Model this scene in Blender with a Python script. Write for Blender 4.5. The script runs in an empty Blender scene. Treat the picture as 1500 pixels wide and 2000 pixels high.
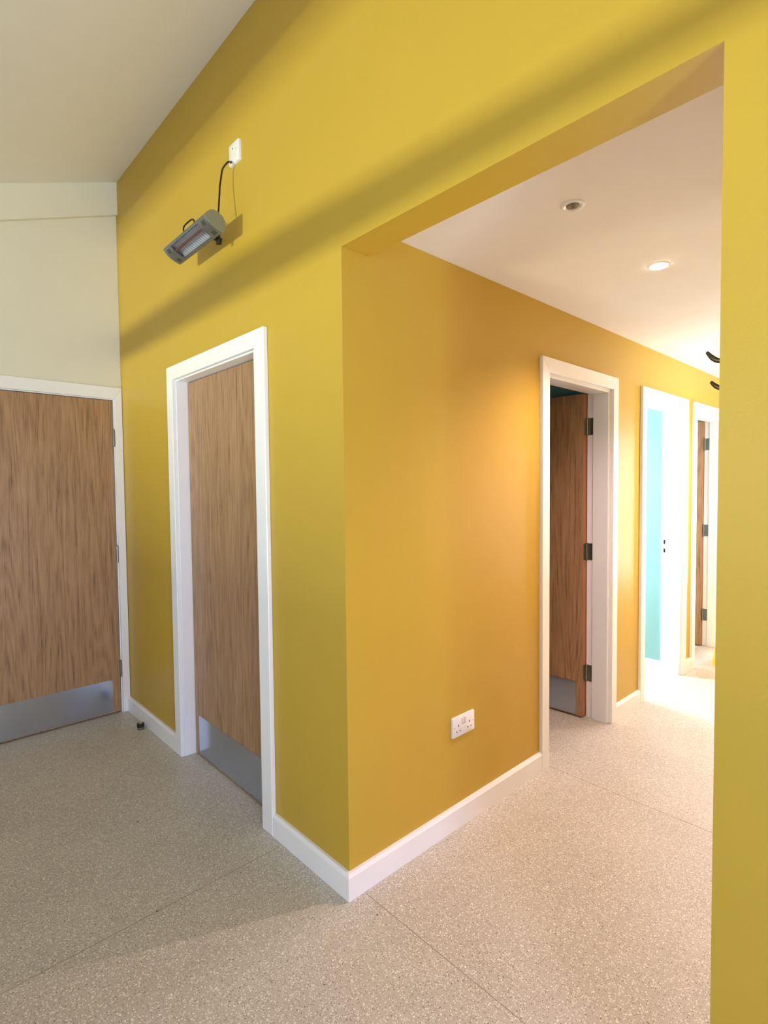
import bpy, bmesh, math
from mathutils import Vector, Matrix
PI = math.pi
S = bpy.context.scene
COL = S.collection

# ------------------------------------------------------------------ camera
cam_d = bpy.data.cameras.new('camera')
cam = bpy.data.objects.new('camera', cam_d); COL.objects.link(cam)
YAW, PITCH, ROLL = 0.8205, -0.0403, -0.0100
fwd = Vector((-math.sin(YAW)*math.cos(PITCH), math.cos(YAW)*math.cos(PITCH), math.sin(PITCH)))
rt = Vector((math.cos(YAW), math.sin(YAW), 0)); up = rt.cross(fwd)
r2 = math.cos(ROLL)*rt + math.sin(ROLL)*up; u2 = -math.sin(ROLL)*rt + math.cos(ROLL)*up
M = Matrix((r2, u2, -fwd)).transposed().to_4x4()
M.translation = Vector((1.4332, -1.1534, 1.4239))
cam.matrix_world = M
cam_d.sensor_fit = 'VERTICAL'; cam_d.sensor_height = 36; cam_d.sensor_width = 27
cam_d.lens = 36*1056.3/2000; cam_d.shift_y = -0.001; cam_d.clip_start = 0.02
S.camera = cam

# ------------------------------------------------------------------ world, exposure
S.view_settings.view_transform = 'Standard'
try: S.view_settings.look = 'None'
except Exception: pass
S.view_settings.exposure = 0.05; S.view_settings.gamma = 1.0
S.view_settings.use_curve_mapping = False
w = bpy.data.worlds.new('sky'); S.world = w; w.use_nodes = True
bg = w.node_tree.nodes['Background']; bg.inputs[0].default_value = (0.62, 0.78, 1.0, 1); bg.inputs[1].default_value = 0.5

# ------------------------------------------------------------------ lights
def area(name, loc, direction, sx, sy, power, color, spread=180):
    l = bpy.data.lights.new(name, 'AREA'); l.shape = 'RECTANGLE'; l.size = sx; l.size_y = sy
    l.energy = power; l.color = color; l.spread = math.radians(spread)
    o = bpy.data.objects.new(name, l); COL.objects.link(o); o.location = loc
    o.rotation_euler = Vector(direction).to_track_quat('-Z', 'Y').to_euler()
    return o
WX0, WX1 = -2.1, 2.7                                  # glazing of the hall's front wall
# lamps standing in for daylight through the front glazing, the side door and the corridor window
area('daylight_front', (0.3, -1.95, 1.3), (0, 1, 0.1), 4.4, 1.9, 18, (0.9, 1.0, 1.0))
area('daylight_side', (3.45, -1.35, 1.05), (-1, 0, 0.05), 0.9, 1.9, 82, (0.57, 0.6, 1.0))
area('added_ceiling_fill', (4.7, -1.35, 0.10), (-1, 0.02, 0.62), 1.2, 1.2, 72, (0.91, 1.0, 0.74), 120)  # lamp added outside the side glazing to brighten ceiling and left wall
area('added_band_lamp', (-1.2, -9.0, 0.90), (0.06, 1, 0.10), 0.55, 0.30, 500, (0.97, 1.0, 0.72))  # compact lamp added outdoors so the transom throws a shadow band
area('daylight_corridor_window', (1.42, 3.15, 1.5), (-1, 0, -0.05), 1.2, 1.05, 34, (1.0, 0.93, 0.92))
area('daylight_corridor_end', (0.5, 5.45, 1.1), (0, -1, 0), 0.8, 1.9, 120, (1.0, 0.9, 0.95))  # lamp behind the guessed end door, added to brighten the corridor ceiling
area('added_cubicle_fill', (-1.50, 2.80, 1.35), (1, 0.25, -0.1), 0.5, 0.9, 82, (0.97, 1.0, 1.0))  # lamp added inside the windowless cubicle to brighten its teal wall
area('far_room_lamp', (-1.5, 3.85, 1.5), (1, 0, -0.1), 0.6, 0.9, 20, (1.0, 0.95, 0.93))  # lamp inside the far room, which has no window

def spot(name, loc, power, color, angle=128, blend=1.0, radius=0.022):
    l = bpy.data.lights.new(name, 'SPOT'); l.energy = power; l.color = color
    l.spot_size = math.radians(angle); l.spot_blend = blend; l.shadow_soft_size = radius
    o = bpy.data.objects.new(name, l); COL.objects.link(o); o.location = loc
    return o
WARM = (1.0, 0.72, 0.70)
LIT = [(0.555, 1.224), (0.555, 2.95), (0.555, 4.30)]
for p in LIT:
    spot('downlight_beam', (p[0], p[1], 2.325), 180 if p[1] < 2 else 135, WARM)

# ------------------------------------------------------------------ materials
def lin(c):
    return tuple((v/255/12.92) if v/255 <= .04045 else ((v/255+.055)/1.055)**2.4 for v in c) + (1,)
def mat(name, rgb, rough=0.5, metal=0.0, spec=0.5, bump=0.0, bscale=300, emit=None, estr=0):
    m = bpy.data.materials.new(name); m.use_nodes = True; nt = m.node_tree
    b = nt.nodes['Principled BSDF']; c = lin(rgb)
    b.inputs['Roughness'].default_value = rough; b.inputs['Metallic'].default_value = metal
    b.inputs['Specular IOR Level'].default_value = spec
    tc = nt.nodes.new('ShaderNodeTexCoord')
    n = nt.nodes.new('ShaderNodeTexNoise'); n.inputs['Scale'].default_value = 7; n.inputs['Detail'].default_value = 4
    nt.links.new(tc.outputs['Object'], n.inputs['Vector'])
    mx = nt.nodes.new('ShaderNodeMix'); mx.data_type = 'RGBA'
    mx.inputs['A'].default_value = tuple(v*0.975 for v in c[:3])+(1,); mx.inputs['B'].default_value = tuple(min(1, v*1.025) for v in c[:3])+(1,)
    nt.links.new(n.outputs['Fac'], mx.inputs['Factor']); nt.links.new(mx.outputs['Result'], b.inputs['Base Color'])
    if bump:
        n2 = nt.nodes.new('ShaderNodeTexNoise'); n2.inputs['Scale'].default_value = bscale; n2.inputs['Detail'].default_value = 2
        nt.links.new(tc.outputs['Object'], n2.inputs['Vector'])
        bp = nt.nodes.new('ShaderNodeBump'); bp.inputs['Strength'].default_value = bump; bp.inputs['Distance'].default_value = 0.002
        nt.links.new(n2.outputs['Fac'], bp.inputs['Height']); nt.links.new(bp.outputs['Normal'], b.inputs['Normal'])
    if emit:
        b.inputs['Emission Color'].default_value = lin(emit); b.inputs['Emission Strength'].default_value = estr
    return m
paint = mat('ochre_wall_paint', (201, 167, 60), 0.42, spec=0.35, bump=0.10, bscale=420)
cream = mat('cream_wall_paint', (234, 230, 212), 0.55, spec=0.3, bump=0.10, bscale=420)
ceilm = mat('white_ceiling_paint', (242, 240, 236), 0.75, spec=0.2, bump=0.06, bscale=420)
white = mat('white_gloss_paint', (250, 250, 253), 0.26, spec=0.5)
plastic = mat('white_plastic', (244, 244, 246), 0.25)
teal = mat('teal_wall_paint', (136, 188, 194), 0.45, spec=0.35)
black = mat('black_rubber', (16, 15, 15), 0.45)
cablem = mat('dark_brown_cable', (30, 12, 10), 0.4)
dark = mat('dark_hole', (10, 10, 12), 0.6)
silver = mat('silver_painted_metal', (132, 136, 140), 0.32, metal=0.7)
capm = mat('grey_plastic_cap', (134, 134, 112), 0.45)
sticker = mat('dark_grey_label', (70, 70, 58), 0.5)
chrome = mat('chrome', (210, 210, 210), 0.12, metal=1)
hingem = mat('satin_steel', (150, 148, 140), 0.3, metal=1)
edgem = mat('lipping_wood', (176, 116, 72), 0.5)
brassd = mat('dark_bronze_metal', (92, 80, 66), 0.35, metal=0.7)
yellowp = mat('yellow_plastic', (240, 225, 20), 0.35)
greylens = mat('grey_lens', (120, 108, 92), 0.15, spec=0.6)
lampm = mat('lit_lamp_glass', (255, 240, 220), 0.3, emit=(255, 226, 196), estr=40)
seamm = mat('weld_rod', (160, 143, 122), 0.5)
copper = mat('heater_tube', (150, 84, 74), 0.25, metal=0.2)
reflm = mat('polished_reflector', (214, 218, 226), 0.25, metal=0.0)
frame_out = mat('aluminium_frame', (235, 236, 238), 0.4)

def steel_mat():
    m = bpy.data.materials.new('brushed_steel_plate'); m.use_nodes = True; nt = m.node_tree
    b = nt.nodes['Principled BSDF']; b.inputs['Metallic'].default_value = 1
    tc = nt.nodes.new('ShaderNodeTexCoord'); mp = nt.nodes.new('ShaderNodeMapping'); mp.inputs['Scale'].default_value = (3, 3, 260)
    n = nt.nodes.new('ShaderNodeTexNoise'); n.inputs['Scale'].default_value = 4
    nt.links.new(tc.outputs['Object'], mp.inputs['Vector']); nt.links.new(mp.outputs[0], n.inputs['Vector'])
    r = nt.nodes.new('ShaderNodeMapRange'); r.inputs['To Min'].default_value = 0.15; r.inputs['To Max'].default_value = 0.24
    nt.links.new(n.outputs['Fac'], r.inputs['Value']); nt.links.new(r.outputs[0], b.inputs['Roughness'])
    b.inputs['Base Color'].default_value = lin((196, 208, 230))
    return m
steel = steel_mat()

def wood_mat(name='walnut_laminate'):
    m = bpy.data.materials.new(name); m.use_nodes = True; nt = m.node_tree; L = nt.links.new
    b = nt.nodes['Principled BSDF']; b.inputs['Roughness'].default_value = 0.42; b.inputs['Specular IOR Level'].default_value = 0.4
    tc = nt.nodes.new('ShaderNodeTexCoord'); oi = nt.nodes.new('ShaderNodeObjectInfo')
    ad = nt.nodes.new('ShaderNodeVectorMath'); ad.operation = 'ADD'
    sc = nt.nodes.new('ShaderNodeVectorMath'); sc.operation = 'SCALE'; sc.inputs[0].default_value = (3.1, 0, 7.7)
    L(oi.outputs['Random'], sc.inputs['Scale']); L(tc.outputs['Object'], ad.inputs[0]); L(sc.outputs[0], ad.inputs[1])
    def mapped(s):
        mp = nt.nodes.new('ShaderNodeMapping'); mp.inputs['Scale'].default_value = s; L(ad.outputs[0], mp.inputs['Vector']); return mp.outputs[0]
    def noise(vec, scale, detail, rough=0.5, dist=0.0):
        n = nt.nodes.new('ShaderNodeTexNoise'); n.inputs['Scale'].default_value = scale; n.inputs['Detail'].default_value = detail
        n.inputs['Roughness'].default_value = rough; n.inputs['Distortion'].default_value = dist; L(vec, n.inputs['Vector']); return n.outputs['Fac']
    def mth(op, a, bb):
        n = nt.nodes.new('ShaderNodeMath'); n.operation = op
        for i, v in enumerate((a, bb)):
            if isinstance(v, (int, float)): n.inputs[i].default_value = v
            elif v is not None: L(v, n.inputs[i])
        return n.outputs[0]
    big = noise(mapped((5.5, 1, 0.42)), 1.0, 1.5, 0.4, 0.15)        # slow field: cathedral contours
    ring = mth('SINE', mth('MULTIPLY', big, 150), None)
    ring = mth('MULTIPLY', mth('ADD', ring, 1), 0.5)
    fine = noise(mapped((210, 1, 7)), 1.0, 3, 0.6)
    mid = noise(mapped((55, 1, 2.2)), 1.0, 3, 0.6)
    knot = noise(mapped((22, 1, 5)), 1.0, 4, 0.7)
    v = mth('ADD', mth('MULTIPLY', ring, 0.08), mth('MULTIPLY', fine, 0.50))
    v = mth('ADD', v, mth('MULTIPLY', mid, 0.44))
    v = mth('ADD', v, mth('MULTIPLY', knot, 0.18))
    cr = nt.nodes.new('ShaderNodeValToRGB'); e = cr.color_ramp.elements
    e[0].position = 0.40; e[0].color = lin((112, 80, 54)); e[1].position = 0.78; e[1].color = lin((192, 155, 117))
    k = cr.color_ramp.elements.new(0.57); k.color = lin((168, 130, 95))
    L(v, cr.inputs['Fac']); L(cr.outputs[0], b.inputs['Base Color'])
    return m
wood = wood_mat()

def floor_mat():
    m = bpy.data.materials.new('speckled_vinyl'); m.use_nodes = True; nt = m.node_tree; L = nt.links.new
    b = nt.nodes['Principled BSDF']; b.inputs['Roughness'].default_value = 0.38; b.inputs['Specular IOR Level'].default_value = 0.4
    tc = nt.nodes.new('ShaderNodeTexCoord')
    def flecks(scale, thr_d, lo, hi, off):
        mp = nt.nodes.new('ShaderNodeMapping'); mp.inputs['Location'].default_value = (off, off*2, 0); L(tc.outputs['Object'], mp.inputs['Vector'])
        n = nt.nodes.new('ShaderNodeTexNoise'); n.inputs['Scale'].default_value = scale*0.8; n.inputs['Detail'].default_value = 1; L(mp.outputs[0], n.inputs['Vector'])
        vm = nt.nodes.new('ShaderNodeVectorMath'); vm.operation = 'SCALE'; vm.inputs['Scale'].default_value = 1.2/scale; L(n.outputs['Color'], vm.inputs[0])
        va = nt.nodes.new('ShaderNodeVectorMath'); L(mp.outputs[0], va.inputs[0]); L(vm.outputs[0], va.inputs[1])
        v = nt.nodes.new('ShaderNodeTexVoronoi'); v.voronoi_dimensions = '2D'; v.inputs['Scale'].default_value = scale; L(va.outputs[0], v.inputs['Vector'])
        sx = nt.nodes.new('ShaderNodeSeparateColor'); L(v.outputs['Color'], sx.inputs[0])
        d = nt.nodes.new('ShaderNodeMath'); d.operation = 'LESS_THAN'; d.inputs[1].default_value = thr_d; L(v.outputs['Distance'], d.inputs[0])
        g = nt.nodes.new('ShaderNodeMath'); g.operation = 'GREATER_THAN'; g.inputs[1].default_value = lo; L(sx.outputs[0], g.inputs[0])
        h = nt.nodes.new('ShaderNodeMath'); h.operation = 'LESS_THAN'; h.inputs[1].default_value = hi; L(sx.outputs[0], h.inputs[0])
        a = nt.nodes.new('ShaderNodeMath'); a.operation = 'MULTIPLY'; L(d.outputs[0], a.inputs[0]); L(g.outputs[0], a.inputs[1])
        c = nt.nodes.new('ShaderNodeMath'); c.operation = 'MULTIPLY'; L(a.outputs[0], c.inputs[0]); L(h.outputs[0], c.inputs[1])
        return c.outputs[0]
    n = nt.nodes.new('ShaderNodeTexNoise'); n.inputs['Scale'].default_value = 2.2; n.inputs['Detail'].default_value = 5; L(tc.outputs['Object'], n.inputs['Vector'])
    n2 = nt.nodes.new('ShaderNodeTexNoise'); n2.inputs['Scale'].default_value = 260; n2.inputs['Detail'].default_value = 2; L(tc.outputs['Object'], n2.inputs['Vector'])
    add = nt.nodes.new('ShaderNodeMath'); add.operation = 'ADD'; L(n.outputs['Fac'], add.inputs[0]); L(n2.outputs['Fac'], add.inputs[1])
    cr = nt.nodes.new('ShaderNodeValToRGB'); e = cr.color_ramp.elements
    mr = nt.nodes.new('ShaderNodeMath'); mr.operation = 'MULTIPLY'; mr.inputs[1].default_value = 0.5; L(add.outputs[0], mr.inputs[0])
    e[0].position = 0.35; e[0].color = lin((188, 181, 168)); e[1].position = 0.65; e[1].color = lin((208, 202, 190))
    L(mr.outputs[0], cr.inputs[0])
    cur = cr.outputs[0]
    for args, col, f in (((150, 0.34, 0.0, 0.30, 0.0), (240, 235, 222), 0.8), ((190, 0.30, 0.55, 0.80, 3.1), (140, 127, 106), 0.8),
                         ((110, 0.22, 0.2, 0.32, 7.7), (250, 246, 234), 0.9), ((120, 0.20, 0.6, 0.68, 5.3), (108, 96, 78), 0.85)):
        mx = nt.nodes.new('ShaderNodeMix'); mx.data_type = 'RGBA'
        fm = nt.nodes.new('ShaderNodeMath'); fm.operation = 'MULTIPLY'; fm.inputs[1].default_value = f; L(flecks(*args), fm.inputs[0])
        L(fm.outputs[0], mx.inputs['Factor']); L(cur, mx.inputs['A']); mx.inputs['B'].default_value = lin(col); cur = mx.outputs['Result']
    L(cur, b.inputs['Base Color'])
    return m
floorm = floor_mat()

def glass_mat(name, tint, fixed=None):
    m = bpy.data.materials.new(name); m.use_nodes = True; nt = m.node_tree; nt.nodes.clear()
    o = nt.nodes.new('ShaderNodeOutputMaterial'); t = nt.nodes.new('ShaderNodeBsdfTransparent'); t.inputs[0].default_value = tint
    g = nt.nodes.new('ShaderNodeBsdfGlossy'); g.inputs['Roughness'].default_value = 0.03
    f = nt.nodes.new('ShaderNodeFresnel'); f.inputs[0].default_value = 1.45
    mx = nt.nodes.new('ShaderNodeMixShader')
    if fixed is None: nt.links.new(f.outputs[0], mx.inputs[0])
    else: mx.inputs[0].default_value = fixed
    nt.links.new(t.outputs[0], mx.inputs[1]); nt.links.new(g.outputs[0], mx.inputs[2]); nt.links.new(mx.outputs[0], o.inputs[0])
    return m
glass = glass_mat('window_glass', (0.97, 0.98, 0.98, 1))
hglass = glass_mat('heater_glass', (0.93, 0.94, 0.96, 1), 0.06)

# ------------------------------------------------------------------ mesh helpers
def box(bm, x0, x1, y0, y1, z0, z1):
    v = [bm.verts.new((x, y, z)) for x in (x0, x1) for y in (y0, y1) for z in (z0, z1)]
    for f in ((0, 1, 3, 2), (4, 6, 7, 5), (0, 4, 5, 1), (2, 3, 7, 6), (0, 2, 6, 4), (1, 5, 7, 3)):
        bm.faces.new([v[i] for i in f])
def cyl(bm, p0, p1, r0, r1=None, n=24, cap=True):
    r1 = r0 if r1 is None else r1
    a = Vector(p0); b = Vector(p1); d = (b-a).normalized()
    s = d.orthogonal().normalized(); t = d.cross(s)
    A = [bm.verts.new(a+(s*math.cos(2*PI*i/n)+t*math.sin(2*PI*i/n))*r0) for i in range(n)]
    B = [bm.verts.new(b+(s*math.cos(2*PI*i/n)+t*math.sin(2*PI*i/n))*r1) for i in range(n)]
    for i in range(n): bm.faces.new((A[i], A[(i+1) % n], B[(i+1) % n], B[i]))
    if cap: bm.faces.new(A[::-1]); bm.faces.new(B)
def lathe(bm, prof, n=40, c=(0, 0, 0)):
    rings = []
    for r, z in prof:
        if r < 1e-6: rings.append([bm.verts.new((c[0], c[1], c[2]+z))])
        else: rings.append([bm.verts.new((c[0]+r*math.cos(2*PI*i/n), c[1]+r*math.sin(2*PI*i/n), c[2]+z)) for i in range(n)])
    for a, b in zip(rings, rings[1:]):
        for i in range(n):
            j = (i+1) % n
            if len(a) == 1 and len(b) > 1: bm.faces.new((a[0], b[j], b[i]))
            elif len(b) == 1 and len(a) > 1: bm.faces.new((a[i], a[j], b[0]))
            elif len(a) > 1: bm.faces.new((a[i], a[j], b[j], b[i]))
def prism(bm, poly, axis, a, b):
    """extrude a 2-D polygon along an axis from a to b"""
    def P(p, t): return {'x': (t, p[0], p[1]), 'y': (p[0], t, p[1]), 'z': (p[0], p[1], t)}[axis]
    A = [bm.verts.new(P(p, a)) for p in poly]; B = [bm.verts.new(P(p, b)) for p in poly]
    n = len(poly)
    for i in range(n): bm.faces.new((A[i], A[(i+1) % n], B[(i+1) % n], B[i]))
    bm.faces.new(A[::-1]); bm.faces.new(B)
def tube(bm, pts, r, n=12, sub=6, caps=True):
    P = [Vector(p) for p in pts]
    out = []
    for i in range(len(P)-1):
        p0 = P[max(i-1, 0)]; p1 = P[i]; p2 = P[i+1]; p3 = P[min(i+2, len(P)-1)]
        for k in range(sub):
            t = k/sub
            out.append(0.5*((2*p1)+(-p0+p2)*t+(2*p0-5*p1+4*p2-p3)*t*t+(-p0+3*p1-3*p2+p3)*t**3))
    out.append(P[-1])
    rad = r if callable(r) else (lambda t: r)
    rings = []; ref = None
    for i, p in enumerate(out):
        d = (out[min(i+1, len(out)-1)]-out[max(i-1, 0)]).normalized()
        if ref is None: ref = d.orthogonal().normalized()
        ref = (ref-d*ref.dot(d)).normalized(); t2 = d.cross(ref)
        rr = rad(i/(len(out)-1))
        rings.append([bm.verts.new(p+(ref*math.cos(2*PI*k/n)+t2*math.sin(2*PI*k/n))*rr) for k in range(n)])
    for a, b in zip(rings, rings[1:]):
        for k in range(n): bm.faces.new((a[k], a[(k+1) % n], b[(k+1) % n], b[k]))
    if caps: bm.faces.new(rings[0][::-1]); bm.faces.new(rings[-1])
def rrect(w, h, r, n=6):
    out = []
    for cx, cy, a0 in ((w/2-r, h/2-r, 0), (-w/2+r, h/2-r, PI/2), (-w/2+r, -h/2+r, PI), (w/2-r, -h/2+r, 1.5*PI)):
        for i in range(n+1): out.append((cx+r*math.cos(a0+PI/2*i/n), cy+r*math.sin(a0+PI/2*i/n)))
    return out
def plate(bm, w, h, r, t, ch=0.002):
    """rounded plate lying on y=0 with its front at y=-t, softened front edge"""
    levels = [(0, 0, 0), (0, 0, t-ch), (ch*0.4, ch*0.4, t-ch*0.35), (ch, ch, t)]
    rings = []
    for dx, dz, y in levels:
        rings.append([bm.verts.new((x, -y, z)) for x, z in rrect(w-2*dx, h-2*dz, max(r-dx, 0.0005))])
    for a, b in zip(rings, rings[1:]):
        n = len(a)
        for i in range(n): bm.faces.new((a[i], a[(i+1) % n], b[(i+1) % n], b[i]))
    bm.faces.new(rings[0][::-1]); bm.faces.new(rings[-1])
def new(name, build, material, parent=None, bevel=0, smooth=False, kind=None, label=None, cat=None, group=None, loc=None):
    bm = bmesh.new(); build(bm); bmesh.ops.recalc_face_normals(bm, faces=bm.faces)
    me = bpy.data.meshes.new(name); bm.to_mesh(me); bm.free()
    o = bpy.data.objects.new(name, me); COL.objects.link(o)
    me.materials.append(material)
    if smooth:
        for p in me.polygons: p.use_smooth = True
        md = o.modifiers.new('split', 'EDGE_SPLIT'); md.split_angle = math.radians(35)
    if bevel:
        md = o.modifiers.new('bevel', 'BEVEL'); md.width = bevel; md.segments = 2; md.limit_method = 'ANGLE'
    if parent: o.parent = parent
    if loc: o.location = loc
    tag(o, label, cat, group, kind)
    return o
def tag(o, label=None, cat=None, group=None, kind=None):
    if label: o['label'] = label
    if cat: o['category'] = cat
    if group: o['group'] = group
    if kind: o['kind'] = kind
    return o
def empty(name, loc, rz=0, **k):
    o = bpy.data.objects.new(name, None); COL.objects.link(o); o.location = loc; o.rotation_euler = (0, 0, rz)
    o.empty_display_size = 0.05
    return tag(o, **k)
def boxes(lst): return lambda bm: [box(bm, *b) for b in lst]
STR = dict(kind='structure')

# ------------------------------------------------------------------ dimensions
TA, TB = 0.122, 0.14          # wall thicknesses
XC = -2.26                    # left (cream) wall plane
LIN = 2.233                   # underside of the opening's head
PX = 1.117                    # right edge of the opening
HC = 2.333                    # corridor ceiling
Z0, SL = 3.359, 0.376         # hall ceiling: z = Z0 + SL*y
YF, XR = -1.8, 3.2            # front and right walls of the hall
YE = 5.2                      # end of corridor
LT = 0.03                     # lining thickness

# ------------------------------------------------------------------ structure
new('floor', boxes([(XC-0.12, XR+0.1, YF-0.1, YE+0.1, -0.1, 0)]), floorm, label='speckled beige vinyl floor running through hall and corridor', cat='floor', **STR)
def sloped(bm):
    ya, yb = YF-0.1, TA+0.02
    prism(bm, [(ya, Z0+SL*ya), (yb, Z0+SL*0+0.0001 if False else Z0+SL*yb), (yb, Z0+SL*yb+0.1), (ya, Z0+SL*ya+0.1)], 'x', XC-0.12, XR+0.1)
new('ceiling', sloped, ceilm, label='sloping off-white ceiling of the hall, rising to the ochre wall', cat='ceiling', **STR)
new('ceiling_corridor', boxes([(-TB, PX+0.1, TA, YE+0.1, HC, HC+0.08)]), ceilm, label='low flat white ceiling of the corridor with downlights', cat='ceiling', **STR)

D2 = (-1.388, -0.561, 1.997)            # door 2 clear opening x0,x1,top
zt = Z0
new('wall_back', boxes([(XC-0.12, D2[0]-LT, 0, TA, 0, zt), (D2[0]-LT, D2[1]+LT, 0, TA, D2[2]+LT, zt), (D2[1]+LT, 0, 0, TA, 0, zt),
                        (0, PX, 0, TA, LIN, zt), (PX, XR+0.1, 0, TA, 0, zt)]), paint,
    label='ochre yellow hall wall with the narrow door and the wide corridor opening', cat='wall', **STR)
DB = [(1.306, 2.012), (2.515, 3.215), (3.488, 4.192)]      # clear openings in corridor wall
HB = 1.990
def wb(bm):
    y = TA
    for a, b in DB:
        box(bm, -TB, 0, y, a-LT, 0, HC+0.07); box(bm, -TB, 0, a-LT, b+LT, HB+LT, HC+0.07); y = b+LT
    box(bm, -TB, 0, y, YE, 0, HC+0.07)
new('wall_corridor_left', wb, paint, label='ochre orange corridor wall with three doorways', cat='wall', **STR)
# door 1 clear opening in left wall: y from -0.057 to -0.895
D1 = (-0.897, -0.052, 2.004)
new('wall_left', boxes([(XC-0.12, XC, YF-0.1, D1[0]-LT, 0, zt), (XC-0.12, XC, D1[0]-LT, D1[1]+LT, D1[2]+LT, zt), (XC-0.12, XC, D1[1]+LT, 0, 0, zt)]), cream,
    label='cream wall at the left with the wide wooden door', cat='wall', **STR)
# front wall with glazing
ZS, ZT0, ZT1, ZTOP = 0.30, 1.983, 2.105, 2.665
def front(bm):
    box(bm, XC-0.12, WX0, YF-0.1, YF, 0, 2.70); box(bm, WX1, XR+0.1, YF-0.1, YF, 0, 2.70)
    box(bm, WX0, WX1, YF-0.1, YF, 0, ZS); box(bm, WX0, WX1, YF-0.1, YF, ZTOP, 2.70)
new('wall_front', front, cream, label='cream front wall of the hall behind the camera', cat='wall', **STR)
SD = (-1.78, -0.85, 2.02)
new('wall_right', boxes([(XR, XR+0.1, YF, SD[0], 0, zt), (XR, XR+0.1, SD[0], SD[1], SD[2], zt), (XR, XR+0.1, SD[1], 0, 0, zt)]), cream,
    label='cream right-hand wall of the hall with a glazed door', cat='wall', **STR)
CW = (2.55, 3.75, 0.95, 2.02)
new('wall_corridor_right', boxes([(PX, PX+0.1, TA, CW[0], 0, HC), (PX, PX+0.1, CW[1], YE, 0, HC), (PX, PX+0.1, CW[0], CW[1], 0, CW[2]), (PX, PX+0.1, CW[0], CW[1], CW[3], HC)]), paint,
    label='right-hand corridor wall hidden behind the ochre pier', cat='wall', **STR)
new('wall_corridor_end', boxes([(-TB, 0.1, YE, YE+0.1, 0, HC), (0.92, PX+0.1, YE, YE+0.1, 0, HC), (0.1, 0.92, YE, YE+0.1, 2.08, HC)]), paint, label='ochre wall closing the far end of the corridor', cat='wall', **STR)
# rooms behind the corridor wall
def shell(name, x0, y0, y1, label, m=teal, hole=None):
    t = 0.02
    def b(bm):
        box(bm, x0, -TB, y0-t, y0, 0, 2.42); box(bm, x0, -TB, y1, y1+t, 0, 2.42)
        if hole:
            a, c, z0, z1 = hole
            box(bm, x0-t, x0, y0-t, a, 0, 2.42); box(bm, x0-t, x0, c, y1+t, 0, 2.42); box(bm, x0-t, x0, a, c, 0, z0); box(bm, x0-t, x0, a, c, z1, 2.42)
        else: box(bm, x0-t, x0, y0-t, y1+t, 0, 2.42)
    new(name, b, m, label=label, cat='wall', **STR)
shell('wall_washroom', -1.75, 0.20, 2.09, 'teal walls of the dark room behind the nearest corridor doorway')
shell('wall_cubicle', -1.55, 2.40, 3.232, 'pale teal walls of the bright cubicle behind the middle doorway')
shell('wall_far_room', -1.55, 3.36, 4.45, 'teal walls of the room behind the farthest doorway')
new('ceiling_rooms', boxes([(-1.8, -TB, 0.15, YE, 2.42, 2.46)]), ceilm, label='white ceiling of the small rooms off the corridor', cat='ceiling', **STR)

new('added_light_blocker', boxes([(-6, 6, -7.1, -6.95, -0.1, 1.03)]), cream, label='unseen low wall added outside the front glazing to cut the light', cat='wall', **STR)  # added out of view; fades the band lamp's light low on the walls
new('added_light_overhang', boxes([(-4, 5, -4.05, YF-0.1, 2.70, 2.80), (-4, 5, -4.05, -3.95, 2.10, 2.70)]), cream, label='unseen overhang added outside the front glazing to cut the light', cat='roof', **STR)  # added out of view; softens the upper edge of the band lamp's light
# strip boxing at the top of the left wall, following the slope
def strip(bm):
    ya, yb = YF, 0
    z = lambda y: Z0+SL*y
    prism(bm, [(ya, z(ya)-0.198), (yb, z(yb)-0.198), (yb, z(yb)), (ya, z(ya))], 'x', XC, XC+0.03)
new('trim_1', strip, cream, label='cream boxed strip sloping under the ceiling on the left wall', cat='trim', **STR)

# skirtings: profile with a small bevel on the top
SK, ST = 0.093, 0.018
def skx(bm, x0, x1, y, s=-1):       # along x on a wall plane y
    prism(bm, [(y, 0), (y+s*ST, 0), (y+s*ST, SK-0.012), (y+s*(ST-0.006), SK-0.003), (y+s*(ST-0.008), SK), (y, SK)], 'x', x0, x1)
def sky(bm, y0, y1, x, s=1):
    prism(bm, [(x, 0), (x+s*ST, 0), (x+s*ST, SK-0.012), (x+s*(ST-0.006), SK-0.003), (x+s*(ST-0.008), SK), (x, SK)], 'y', y0, y1)
AW, AT = 0.072, 0.020              # architrave width, thickness
A2 = (D2[0]-AW-0.004, D2[1]+AW+0.014)
new('baseboard_back_left', lambda bm: skx(bm, XC, A2[0], 0), white, label='white skirting on the ochre wall between the two wooden doors', cat='skirting', **STR)
def sk_corner(bm):
    # mitred prism along x ending in an outside corner
    prof = [(0, 0), (ST, 0), (ST, SK-0.012), (ST-0.006, SK-0.003), (ST-0.008, SK), (0, SK)]
    rings = [[bm.verts.new((A2[1], -d, z)) for d, z in prof], [bm.verts.new((d, -d, z)) for d, z in prof], [bm.verts.new((d, DB[0][0]-AW, z)) for d, z in prof]]
    for a, b in zip(rings, rings[1:]):
        for i in range(len(prof)):
            j = (i+1) % len(prof); bm.faces.new((a[i], a[j], b[j], b[i]))
    bm.faces.new(rings[0]); bm.faces.new(rings[2][::-1])
new('baseboard_corner', sk_corner, white, label='white skirting wrapping the outside corner into the corridor', cat='skirting', **STR)
new('baseboard_corridor_near', lambda bm: sky(bm, DB[0][1]+AW, DB[1][0]-AW, 0), white, label='white skirting between the nearest and the middle corridor doorways', cat='skirting', **STR)
new('baseboard_corridor_far', lambda bm: sky(bm, DB[1][1]+AW, DB[2][0]-AW, 0), white, label='short white skirting between the middle and the farthest doorways', cat='skirting', **STR)
new('baseboard_corridor_end', lambda bm: sky(bm, DB[2][1]+AW, YE, 0), white, label='white skirting beyond the farthest corridor doorway', cat='skirting', **STR)
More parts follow.
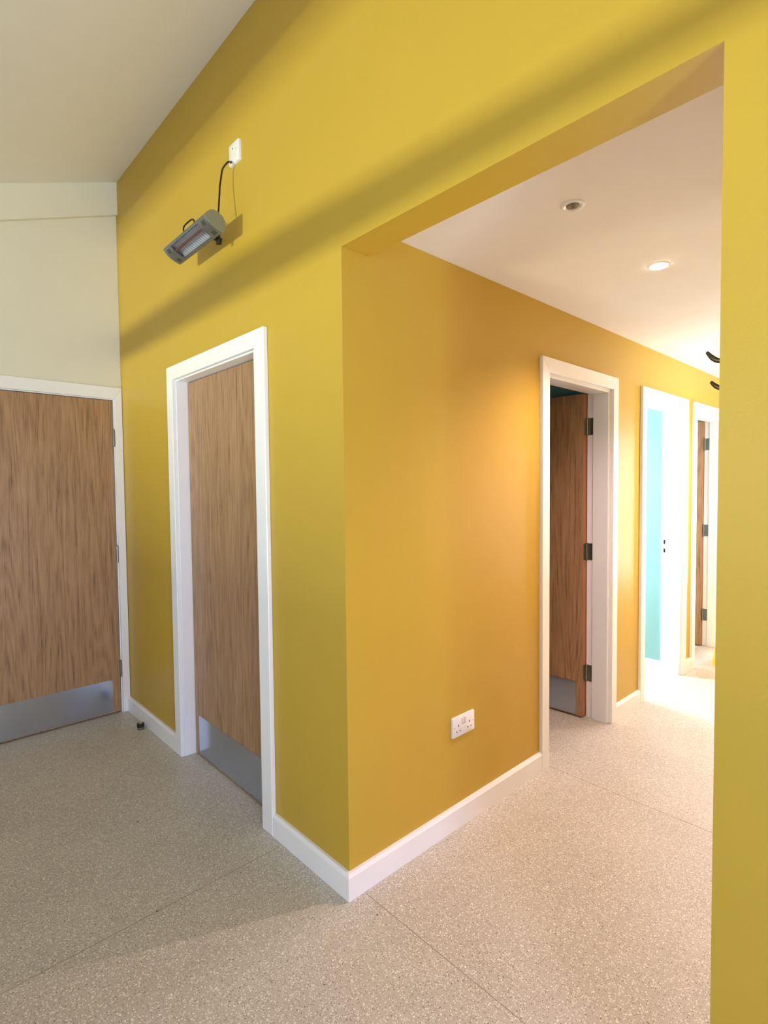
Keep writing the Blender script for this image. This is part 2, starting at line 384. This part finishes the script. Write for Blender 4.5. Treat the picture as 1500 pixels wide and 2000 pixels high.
new('baseboard_pier', lambda bm: skx(bm, PX, XR, 0), white, label='white skirting at the foot of the ochre pier', cat='skirting', **STR)
new('baseboard_corridor_right', lambda bm: sky(bm, TA, YE, PX, -1), white, label='white skirting along the right-hand corridor wall', cat='skirting', **STR)
new('baseboard_cubicle', lambda bm: prism(bm, [(3.232, 0), (3.222, 0), (3.222, 0.068), (3.232, 0.072)], 'x', -1.5, -TB-0.001), white, label='low white skirting along the teal cubicle wall', cat='skirting', **STR)

# floor weld seams and specks
def seams(bm):
    box(bm, 0.03, PX-0.02, 0.0520, 0.0541, -0.0005, 0.0006)
    box(bm, -0.4030, -0.4010, YF+0.05, -0.03, -0.0005, 0.0006)
    box(bm, -0.13, PX-0.03, 1.3, 1.302, -0.0005, 0.0006)
new('trim_2', seams, seamm, label='thin welded seams in the vinyl floor', cat='floor seam', **STR)

# ------------------------------------------------------------------ windows (unseen guesses behind camera and in the side walls, placed for their daylight)
def window(name, build_frame, panes, label):
    w = new(name, build_frame, frame_out, label=label, cat='window', **STR)
    for p in panes: new('pane', boxes([p]), glass, parent=w)
    return w
def f1(bm):
    y0, y1 = YF-0.1, YF
    box(bm, WX0, WX1, y0, y1, ZS, ZS+0.05); box(bm, WX0, WX1, y0, y1, ZTOP-0.02, ZTOP); prism(bm, [(WX0, ZT0), (-0.55, ZT0), (0.9, ZT0+0.005), (WX1, ZT0+0.01), (WX1, ZT0+0.04), (0.9, ZT0+0.045), (-0.55, ZT1), (WX0, ZT1)], 'y', y0, y1)  # transom tapers to the right so its shadow band fades there
    for x in (WX0, WX1-0.05):
        box(bm, x, x+0.05, y0, y1, ZS, ZTOP)
window('window_1', f1, [(WX0, WX1, YF-0.06, YF-0.052, ZS, ZT0), (WX0, WX1, YF-0.06, YF-0.052, ZT1, ZTOP)], 'guessed, unseen glazed screen in the front wall, its transom shaped for the shadow band')
def f2(bm):
    x0, x1 = XR, XR+0.1
    for y in (SD[0], SD[1]-0.06): box(bm, x0, x1, y, y+0.06, 0, SD[2])
    box(bm, x0, x1, SD[0], SD[1], SD[2]-0.06, SD[2]); box(bm, x0, x1, SD[0], SD[1], 0, 0.08)
window('window_2', f2, [(XR+0.05, XR+0.058, SD[0], SD[1], 0.05, SD[2])], 'guessed, unseen full-height glazed panel in the right-hand hall wall')
def f3(bm):
    x0, x1 = PX, PX+0.1
    for y in (CW[0], CW[1]-0.04): box(bm, x0, x1, y, y+0.04, CW[2], CW[3])
    box(bm, x0, x1, CW[0], CW[1], CW[2], CW[2]+0.04); box(bm, x0, x1, CW[0], CW[1], CW[3]-0.04, CW[3])
window('window_3', f3, [(PX+0.05, PX+0.058, CW[0], CW[1], CW[2], CW[3])], 'guessed, unseen bright window in the right-hand corridor wall')

def f4(bm):
    for x in (0.1, 0.87): box(bm, x, x+0.05, YE, YE+0.1, 0, 2.08)
    box(bm, 0.1, 0.92, YE, YE+0.1, 2.03, 2.08); box(bm, 0.1, 0.92, YE, YE+0.1, 0, 0.12); box(bm, 0.1, 0.92, YE, YE+0.1, 0.95, 1.02)
window('window_4', f4, [(0.1, 0.92, YE+0.05, YE+0.058, 0.1, 2.05)], 'guessed, unseen glazed door closing the far end of the corridor')
# ------------------------------------------------------------------ doors
# Each door is built in a local frame: x runs along the wall, y<0 is the side the camera sees, z up.
def architrave(bm, x0, x1, top, left=AW, right=AW, y=0):
    t = AT
    def bar(pts): prism(bm, pts, 'y', y-t, y)
    # mitred frame as three pieces
    bar([(x0-left, 0), (x0, 0), (x0, top), (x0-left, top+AW)])
    bar([(x1, 0), (x1+right, 0), (x1+right, top+AW), (x1, top)])
    bar([(x0, top), (x1, top), (x1+right, top+AW), (x0-left, top+AW)])
def hinge(parent, x, y, z, rz=0, open90=False, h=0.102):
    """butt hinge: knuckle barrel plus leaves"""
    def b(bm):
        for k in range(5):
            cyl(bm, (0, 0, -h/2+k*h/5+0.0006), (0, 0, -h/2+(k+1)*h/5-0.0006), 0.0062, n=14)
        cyl(bm, (0, 0, -h/2-0.004), (0, 0, h/2+0.004), 0.0042, n=10)
        if open90:
            box(bm, 0, 0.036, 0.0042, 0.0062, -h/2, h/2)      # leaf on the frame
            box(bm, -0.0062, -0.0042, -0.036, 0, -h/2, h/2)   # leaf on the door edge
            for sx, sz in ((0.012, 0.034), (0.026, 0.016), (0.026, -0.016), (0.012, -0.034)):
                cyl(bm, (sx, 0.003, sz), (sx, 0.0045, sz), 0.0035, n=10)
        else:
            box(bm, -0.006, 0.006, -0.001, 0.012, -h/2, h/2)
    o = new('hinge', b, hingem, parent=parent, smooth=True, loc=(x, y, z)); o.rotation_euler = (0, 0, rz)
    return o

def make_door(name, loc, rz, wid, top, depth, label, closed=None, left=AW, right=AW, stop=True, swing=None, hinge_z=(1.765, 1.028, 0.285), hinge_side=1):
    """wid: clear width. closed = depth of the leaf's face behind the wall face; swing = angle of an opened leaf hinged at x=wid (rear)"""
    root = empty(name, loc, rz, label=label, cat='door', kind='structure')
    new('architrave', lambda bm: architrave(bm, 0-0.006, wid+0.006, top+0.006, left-0.006, right-0.006), white, root, bevel=0.003)
    def lining(bm):
        box(bm, -LT, 0, 0, depth, 0, top+LT); box(bm, wid, wid+LT, 0, depth, 0, top+LT); box(bm, 0, wid, 0, depth, top, top+LT)
    new('lining', lining, white, root, bevel=0.0015)
    if stop is not None:
        s0, s1 = stop
        def st(bm):
            box(bm, 0, 0.012, s0, s1, 0, top-0.012); box(bm, wid-0.012, wid, s0, s1, 0, top-0.012); box(bm, 0, wid, s0, s1, top-0.012, top)
        new('door_stop_bead', st, white, root, bevel=0.001)
    g = 0.004
    lw, lh, t = wid-2*g, top-g-0.008, 0.044
    def leaf_at(lf_parent, face_front=True):
        pass
    if closed is not None:
        leaf = new('door_leaf', boxes([(-lw/2, lw/2, 0, t, 0, lh)]), wood, root, bevel=0.0015, loc=(wid/2, closed, 0.008))
        kp = new('kick_plate', lambda bm: prism(bm, [(x, z+0.111) for x, z in rrect(lw-0.092, 0.206, 0.012)], 'y', -0.0016, 0.0), steel, leaf, label='brushed steel kick plate')
        for z in (0.05, 0.18):
            for x in (-lw/2+0.065, 0, lw/2-0.065):
                pass
        if hinge_side is not None:
            for hz in hinge_z: hinge(root, wid-0.001 if hinge_side > 0 else 0.001, closed-0.004, hz)
    if swing is not None:
        # leaf local: x from 0 (hinge edge) along +x, rotated about the rear jamb corner
        side = swing[0]; ang = swing[1]
        px = wid-0.006 if side > 0 else 0.006
        leaf = new('door_leaf', boxes([(0.006, lw, -t, 0, 0, lh)] if side > 0 else [(0.006, lw, 0, t, 0, lh)]), wood, root, bevel=0.0015, loc=(px, depth+0.006, 0.008))
        leaf.rotation_euler = (0, 0, ang)
        fy = (-t, -t-0.0016) if side > 0 else (t, t+0.0016)
        new('kick_plate', lambda bm: prism(bm, [(x+lw/2, z+0.111) for x, z in rrect(lw-0.092, 0.206, 0.012)], 'y', *fy), steel, leaf, label='brushed steel kick plate')
        new('edge_lipping', boxes([(0.004, 0.0062, -t+0.001, -0.001, 0.001, lh-0.001)] if side > 0 else [(0.004, 0.0062, 0.001, t-0.001, 0.001, lh-0.001)]), edgem, leaf, label='paler wooden edge of the door leaf')
    return root

# door 1: wide door in the cream wall (local x -> +y, local -y -> +x)
d1 = make_door('door_1', (XC, D1[0], 0), PI/2, D1[1]-D1[0], D1[2], 0.12,
               'wide closed wooden door with steel kick plate in the cream wall', closed=-0.002, right=0.05, stop=(0.05, 0.075))
# door 2: narrow looking door in the ochre wall
d2 = make_door('door_2', (D2[0], 0, 0), 0, D2[1]-D2[0], D2[2], TA,
               'closed wooden door recessed in the ochre wall below the heater', closed=0.06, left=0.078, right=0.086, stop=None, hinge_side=None)
# doors 3-5 in the corridor wall: local x -> +y, local +y -> -x
def cdoor(i, name, label, **k):
    a, b = DB[i]
    return make_door(name, (0, a, 0), PI/2, b-a, HB, TB, label, stop=(0.005, 0.098), **k)
d3 = cdoor(0, 'door_3', 'nearest corridor doorway, its wooden door swung open into the dark room', swing=(1, PI/2-0.045+PI*0))
d4 = cdoor(1, 'door_4', 'middle corridor doorway, glaringly bright with a teal wall inside', swing=(-1, PI/2+0.02))
d5 = cdoor(2, 'door_5', 'farthest corridor doorway, half hidden by the ochre pier', swing=(1, PI/2-0.045))
# fix swung leaves: hinge pin at the rear corner of the jamb, leaf running away from the wall
for d, (a, b), side in ((d3, DB[0], 1), (d4, DB[1], -1), (d5, DB[2], 1)):
    for ch in list(d.children):
        if ch.name.startswith('door_leaf'):
            ch.rotation_euler = (0, 0, (PI/2+0.045) if side > 0 else PI/2-0.02)
            if side > 0:
                for v in ch.data.vertices: v.co.y = v.co.y+0.044      # leaf on the opening side of the pin
                for g in ch.children:
                    for v in g.data.vertices:
                        v.co.y = v.co.y+0.044 if g.name.startswith('edge') else v.co.y
                ch.location = (b-a-0.002, TB-0.002, 0.008)
            else:
                for v in ch.data.vertices: v.co.y = v.co.y-0.044
                for g in ch.children:
                    for v in g.data.vertices:
                        v.co.y = v.co.y-0.044
                ch.location = (0.002, TB-0.002, 0.008)
    if side > 0:
        for ch in list(d.children):
            if ch.name.startswith('door_leaf'):
                # the visible face of the leaf is local +y = towards the opening
                for g in ch.children:
                    if g.name.startswith('kick'):
                        ys = sorted({round(v.co.y, 5) for v in g.data.vertices})
                        for v in g.data.vertices: v.co.y = 0.044+0.0016 if abs(v.co.y-ys[0]) < 1e-5 else 0.044
        for hz in (1.79, 1.030, 0.277):
            h = hinge(d, b-a-0.0065, TB-0.004, hz, open90=True)
            h.rotation_euler = (0, 0, -PI/2)
# strike plate in the far jamb of door 4
def strike(bm):
    w4 = DB[1][1]-DB[1][0]
    box(bm, w4-0.0015, w4+0.0002, 0.112, 0.124, 0.985, 1.015)
    box(bm, w4-0.0015, w4+0.0002, 0.112, 0.124, 0.920, 0.950)
new('strike_plate', strike, black, d4, label='two small dark keeps of the lock')

# ------------------------------------------------------------------ double socket on corridor wall
def dsock(loc, rz):
    r = empty('double_socket', loc, rz, label='white double plug socket low on the orange corridor wall', cat='plug socket')
    new('face_plate', lambda bm: plate(bm, 0.146, 0.086, 0.006, 0.009, 0.0025), plastic, r, smooth=True)
    for sx in (-1, 1):
        def rk(bm, sx=sx):
            prism(bm, [(-0.009, -0.012), (-0.0125, 0.012), (-0.010, 0.013), (-0.008, 0.013), (-0.008, -0.013)], 'x', sx*0.008-0.0055, sx*0.008+0.0055)
        o = new('rocker_switch', rk, plastic, r, loc=(0, 0, 0.018), bevel=0.0006)
        def rim(bm, sx=sx): box(bm, sx*0.008-0.0066, sx*0.008+0.0066, -0.0093, -0.0085, 0.004, 0.032)
        new('switch_gap', rim, mat('socket_shadow_gap', (185, 182, 182), 0.5), r)
        cx = sx*0.0365
        def holes(bm, cx=cx):
            box(bm, cx-0.0024, cx+0.0024, -0.0094, -0.0085, -0.0005, 0.0085)
            for s in (-1, 1): box(bm, cx+s*0.011-0.0032, cx+s*0.011+0.0032, -0.0094, -0.0085, -0.0215, -0.0170)
        new('pin_holes', holes, dark, r)
        new('fixing_screw', lambda bm, sx=sx: cyl(bm, (sx*0.0605, -0.0085, 0.0), (sx*0.0605, -0.0095, 0.0), 0.0026, n=14), mat('screw_grey', (150, 150, 150), 0.4), r)
dsock((0, 0.6255, 0.425), PI/2)

# ------------------------------------------------------------------ fused spur outlet + cable + heater on the hall wall
sp = empty('fused_spur_switch', (-0.699, 0, 2.8475), 0, label='white square fused outlet high on the ochre wall above the heater', cat='wall switch')
new('face_plate', lambda bm: plate(bm, 0.086, 0.086, 0.005, 0.012, 0.0025), plastic, sp, smooth=True)
new('rocker_switch', lambda bm: prism(bm, [(-0.0115, -0.011), (-0.0150, 0.010), (-0.0125, 0.011), (-0.0115, 0.011)], 'x', -0.008, 0.006), plastic, sp, loc=(0.012, 0, 0.016), bevel=0.0006)
new('fuse_holder', lambda bm: box(bm, -0.012, 0.022, -0.0135, -0.0118, -0.020, -0.001), plastic, sp, bevel=0.0008)
new('indicator_lamp', lambda bm: cyl(bm, (-0.008, -0.0115, 0.018), (-0.008, -0.0128, 0.018), 0.0028, n=14), dark, sp, label='small dark indicator')
new('fixing_screw', lambda bm: cyl(bm, (0.020, -0.0115, 0.008), (0.020, -0.0126, 0.008), 0.0028, n=14), mat('screw_steel', (165, 165, 165), 0.35), sp)
new('cable_outlet', lambda bm: cyl(bm, (-0.024, -0.0115, -0.0300), (-0.024, -0.0135, -0.0300), 0.0058, n=16), black, sp)
CP = [(-0.722, -0.010, 2.8170), (-0.713, -0.024, 2.8105), (-0.7075, -0.036, 2.8010), (-0.7215, -0.045, 2.787), (-0.731, -0.050, 2.770), (-0.733, -0.055, 2.735),
      (-0.7335, -0.060, 2.705), (-0.726, -0.066, 2.666), (-0.722, -0.072, 2.620), (-0.712, -0.080, 2.576), (-0.704, -0.083, 2.555), (-0.698, -0.088, 2.535)]

HX0, HX1 = -1.03, -0.62
HZ = (-0.144, 2.49)
HK = 1.02435
ht = empty('infrared_heater', (-0.8748, 0.0281, 2.5160), 0, label='silver bar heater tilted downwards on a bracket on the ochre wall', cat='heater')
ht.scale = (HK, HK, HK)
dz = lambda pts: [(y, z-2.49) for y, z in pts]
dx = 0.82
PROF = [(-0.187, 2.504), (-0.178, 2.517), (-0.165, 2.529), (-0.148, 2.535), (-0.128, 2.531), (-0.110, 2.519), (-0.1005, 2.503), (-0.0985, 2.482), (-0.106, 2.462),
        (-0.112, 2.458), (-0.128, 2.4625), (-0.147, 2.4695), (-0.163, 2.4785), (-0.177, 2.491)]
back = PROF[:10]; front_c = [PROF[9], PROF[10], PROF[11], PROF[12], PROF[13], PROF[0]]
# shell: back cover as an open trough with thickness
def trough(bm):
    n = len(back)
    c = Vector((-0.143, 2.495))
    inn = [tuple(Vector(p)+(c-Vector(p)).normalized()*0.004) for p in back]
    poly = dz(back)+dz(inn[::-1])
    prism(bm, poly, 'x', HX0+dx, HX1+dx)
new('heater_body', trough, silver, ht, smooth=True)
def capf(x0, x1):
    return lambda bm: prism(bm, dz(PROF), 'x', x0+dx, x1+dx)
new('end_cap', capf(HX1, HX1+0.006), capm, ht, smooth=True, bevel=0.001); new('end_cap', capf(HX0-0.006, HX0), capm, ht, smooth=True, bevel=0.001)
new('power_cable', lambda bm: tube(bm, [((a+0.8748)/HK, (b-0.0281)/HK, (c-2.5160)/HK) for a, b, c in CP], 0.0036, 12), cablem, ht, smooth=True, label='dark flex looping down from the fused outlet')
# front frame: curved fascia with a window cut out
def fpt(s, off=0.0):
    """point on the front curve, s in 0..1 from the lower back edge to the upper front edge; off = outward"""
    P = [Vector(p) for p in front_c]; L = [0]
    for a, b in zip(P, P[1:]): L.append(L[-1]+(b-a).length)
    t = s*L[-1]
    for i in range(len(P)-1):
        if t <= L[i+1]+1e-9:
            k = (t-L[i])/(L[i+1]-L[i]); p = P[i].lerp(P[i+1], k); d = (P[i+1]-P[i]).normalized()
            n = Vector((d.y, -d.x))
            if n.y > 0: n = -n
            return (p.x+n.x*off, p.y+n.y*off-2.49)
    return (P[-1].x, P[-1].y-2.49)
WXA, WXB, S0, S1 = -0.965, -0.690, 0.12, 0.90
def patch(bm, x0, x1, s0, s1, off, th, n=8):
    out = [fpt(s0+(s1-s0)*i/n, off) for i in range(n+1)]; inn = [fpt(s0+(s1-s0)*i/n, off-th) for i in range(n+1)]
    prism(bm, out+inn[::-1], 'x', x0+dx, x1+dx)
def fascia(bm):
    patch(bm, HX0, WXA, 0, 1, 0, 0.004); patch(bm, WXB, HX1, 0, 1, 0, 0.004)
    patch(bm, WXA, WXB, 0, S0, 0, 0.004, 3); patch(bm, WXA, WXB, S1, 1, 0, 0.004, 3)
new('front_fascia', fascia, silver, ht, smooth=True)
for xa in (HX0+0.018, HX1-0.046):
    for s0, s1 in ((0.10, 0.32), (0.66, 0.88)):
        new('vent_patch', lambda bm, xa=xa, s0=s0, s1=s1: patch(bm, xa, xa+0.026, s0, s1, 0.0006, 0.001, 3), sticker, ht, label='dark square patch on the heater front')
# inner reflector, tube and ribbed guard
def refl(bm):
    n = 10; pts = []
    a = Vector(fpt(0.12, -0.006)); b = Vector(fpt(0.88, -0.006)); m = (a+b)/2; d = (b-a); nn = Vector((-d.y, d.x)).normalized()
    if nn.y < 0: nn = -nn
    out = []
    for i in range(n+1):
        t = PI*i/n
        out.append(m-d/2*math.cos(t)+nn*0.015*math.sin(t))
    inn = [p+nn*0.002 for p in out]
    prism(bm, [tuple(p) for p in out]+[tuple(p) for p in inn[::-1]], 'x', WXA+dx-0.01, WXB+dx+0.01)
new('reflector', refl, reflm, ht, smooth=True)
fm = fpt(0.62, -0.0125)
new('heating_tube', lambda bm: cyl(bm, (WXA+dx-0.008, fm[0], fm[1]), (WXB+dx+0.008, fm[0], fm[1]), 0.0058, n=20), copper, ht, smooth=True, label='dull red glass heating tube')
new('glass_cover', lambda bm: patch(bm, WXA, WXB, S0, S1, -0.002, 0.001), hglass, ht)
def guard(bm):
    k = 15
    for i in range(k+1):
        x = WXA+(WXB-WXA)*(i+0.5)/(k+1)
        pts = [(x+dx,)+fpt(S0-0.02+(S1-S0+0.04)*j/8, 0.0008) for j in range(9)]
        tube(bm, pts, 0.0011, 6, 1)
new('wire_guard', guard, silver, ht)
def bracket(bm):
    box(bm, -0.012, 0.012, -0.110, -0.0276, 0.030, 0.040); box(bm, -0.016, 0.016, -0.0315, -0.0276, 0.015, 0.052)
new('wall_bracket', bracket, black, ht, bevel=0.001)
def loop(bm):
    tube(bm, [(-0.745+dx, -0.168, 2.522-2.49), (-0.755+dx, -0.172, 2.540-2.49), (-0.80+dx, -0.173, 2.544-2.49), (-0.845+dx, -0.172, 2.540-2.49), (-0.855+dx, -0.168, 2.522-2.49)], 0.0032, 10)
new('carry_loop', loop, black, ht, smooth=True, label='thin black loop on top of the heater')
new('knob', lambda bm: (cyl(bm, (-0.700+dx, -0.085, -0.020), (-0.700+dx, -0.085, -0.042), 0.012, 0.009, n=20)), black, ht, smooth=True)

# ------------------------------------------------------------------ downlights
def downlight(p, lit, label):
    r = empty('downlight', (p[0], p[1], HC), 0, label=label, cat='ceiling light')
    new('bezel', lambda bm: lathe(bm, [(0.0205, 0.004), (0.0215, -0.002), (0.029, -0.0055), (0.037, -0.0035), (0.0395, 0), (0.0395, 0.002)]), plastic, r, smooth=True)
    new('lamp', lambda bm: lathe(bm, [(0, -0.008), (0.018, -0.0082), (0.0325, -0.0062), (0.0325, 0.0), (0, 0.0)] if lit else [(0, -0.0062), (0.014, -0.0052), (0.0205, -0.0036), (0.0212, 0.0), (0, 0.0)]), lampm if lit else greylens, r, smooth=True,
        label='glowing lamp' if lit else 'unlit grey lens')
downlight((0.551, 0.516), False, 'white rimmed unlit downlight in the corridor ceiling nearest the opening')
downlight(LIT[0], True, 'lit downlight glowing in the corridor ceiling')
for i, p in enumerate(LIT[1:]):
    downlight(p, True, ['lit corridor downlight opposite the middle doorway', 'lit corridor downlight opposite the farthest doorway'][i])

# ------------------------------------------------------------------ coat hook on the right-hand corridor wall, behind the pier
hk = empty('coat_hook', (PX, 0.213, 1.69), 0, label='dark metal double coat hook sticking out from behind the ochre pier', cat='coat hook')
new('back_plate', lambda bm: prism(bm, rrect(0.03, 0.10, 0.006), 'x', -0.004, 0), brassd, hk, bevel=0.001)
def prong(bm, pts, rad):
    tube(bm, pts, rad, 14, 5)
new('upper_prong', lambda bm: prong(bm, [(-0.002, 0, 0.013), (-0.03, 0, 0.010), (-0.058, 0, 0.010), (-0.072, 0, 0.018), (-0.084, 0, 0.033)], lambda t: 0.0058-0.0026*max(0, t-0.75)/0.25), brassd, hk, smooth=True)
new('lower_prong', lambda bm: prong(bm, [(-0.002, 0, -0.045), (-0.03, 0, -0.050), (-0.055, 0, -0.050), (-0.066, 0, -0.044), (-0.075, 0, -0.034)], lambda t: 0.0052-0.0022*max(0, t-0.75)/0.25), brassd, hk, smooth=True)

# ------------------------------------------------------------------ door stop on the hall floor
dsb = empty('door_stop', (-1.905, -0.055, 0), 0, label='small round floor door stop with black rubber ring by the left skirting', cat='door stop')
new('steel_base', lambda bm: lathe(bm, [(0, 0), (0.0195, 0), (0.0195, 0.016), (0, 0.016)]), hingem, dsb, smooth=True)
new('rubber_ring', lambda bm: lathe(bm, [(0, 0.016), (0.0205, 0.016), (0.0215, 0.022), (0.0205, 0.036), (0.010, 0.037), (0, 0.037)]), black, dsb, smooth=True)
new('steel_top', lambda bm: lathe(bm, [(0, 0.0372), (0.010, 0.0372), (0.009, 0.039), (0, 0.0395)]), chrome, dsb, smooth=True)

# ------------------------------------------------------------------ yellow folding floor sign
ws = empty('floor_sign', (0.240, 3.780, 0), 0, label='yellow plastic floor sign standing in the corridor, mostly hidden by the pier', cat='floor sign')
def leafp(s):
    def b(bm):
        H = 0.60
        pts = [(-0.145, 0), (-0.105, 0), (-0.09, 0.05), (0.09, 0.05), (0.105, 0), (0.145, 0), (0.10, H), (-0.10, H)]
        A = []; B = []
        for x, z in pts:
            y = s*0.13*(1-z/H)
            A.append(bm.verts.new((x, y, z))); B.append(bm.verts.new((x, y-s*0.006, z)))
        n = len(pts)
        for i in range(n): bm.faces.new((A[i], A[(i+1) % n], B[(i+1) % n], B[i]))
        bm.faces.new(A[::-1]); bm.faces.new(B)
    return b
ws.rotation_euler = (0, 0, 0.0)
new('front_panel', leafp(-1), yellowp, ws); new('rear_panel', leafp(1), yellowp, ws)
new('top_handle', lambda bm: box(bm, -0.06, 0.06, -0.012, 0.012, 0.585, 0.625), yellowp, ws, bevel=0.004)

# ------------------------------------------------------------------ crumbs of dirt on the floor
def crumb(loc, r, label):
    def b(bm):
        pr = [(1.0, 0.2), (0.5, 0.95), (-0.3, 0.7), (-1.1, 0.3), (-0.7, -0.6), (0.2, -0.9)]
        A = [bm.verts.new((x*r, y*r, 0)) for x, y in pr]; B = [bm.verts.new((x*r*0.6, y*r*0.6, r*0.7)) for x, y in pr]
        for i in range(6): bm.faces.new((A[i], A[(i+1) % 6], B[(i+1) % 6], B[i]))
        bm.faces.new(A[::-1]); bm.faces.new(B)
    new('dirt_crumb', b, brassd, label=label, cat='crumb', loc=loc)
crumb((0.125, 0.016, 0), 0.0032, 'tiny dark crumb on the floor just right of the skirting corner')
crumb((-0.403, -0.514, 0), 0.0030, 'tiny dark crumb on the floor seam in the hall')
crumb((-0.968, -0.388, 0), 0.0042, 'small dark crumb on the hall floor in front of the recessed door')
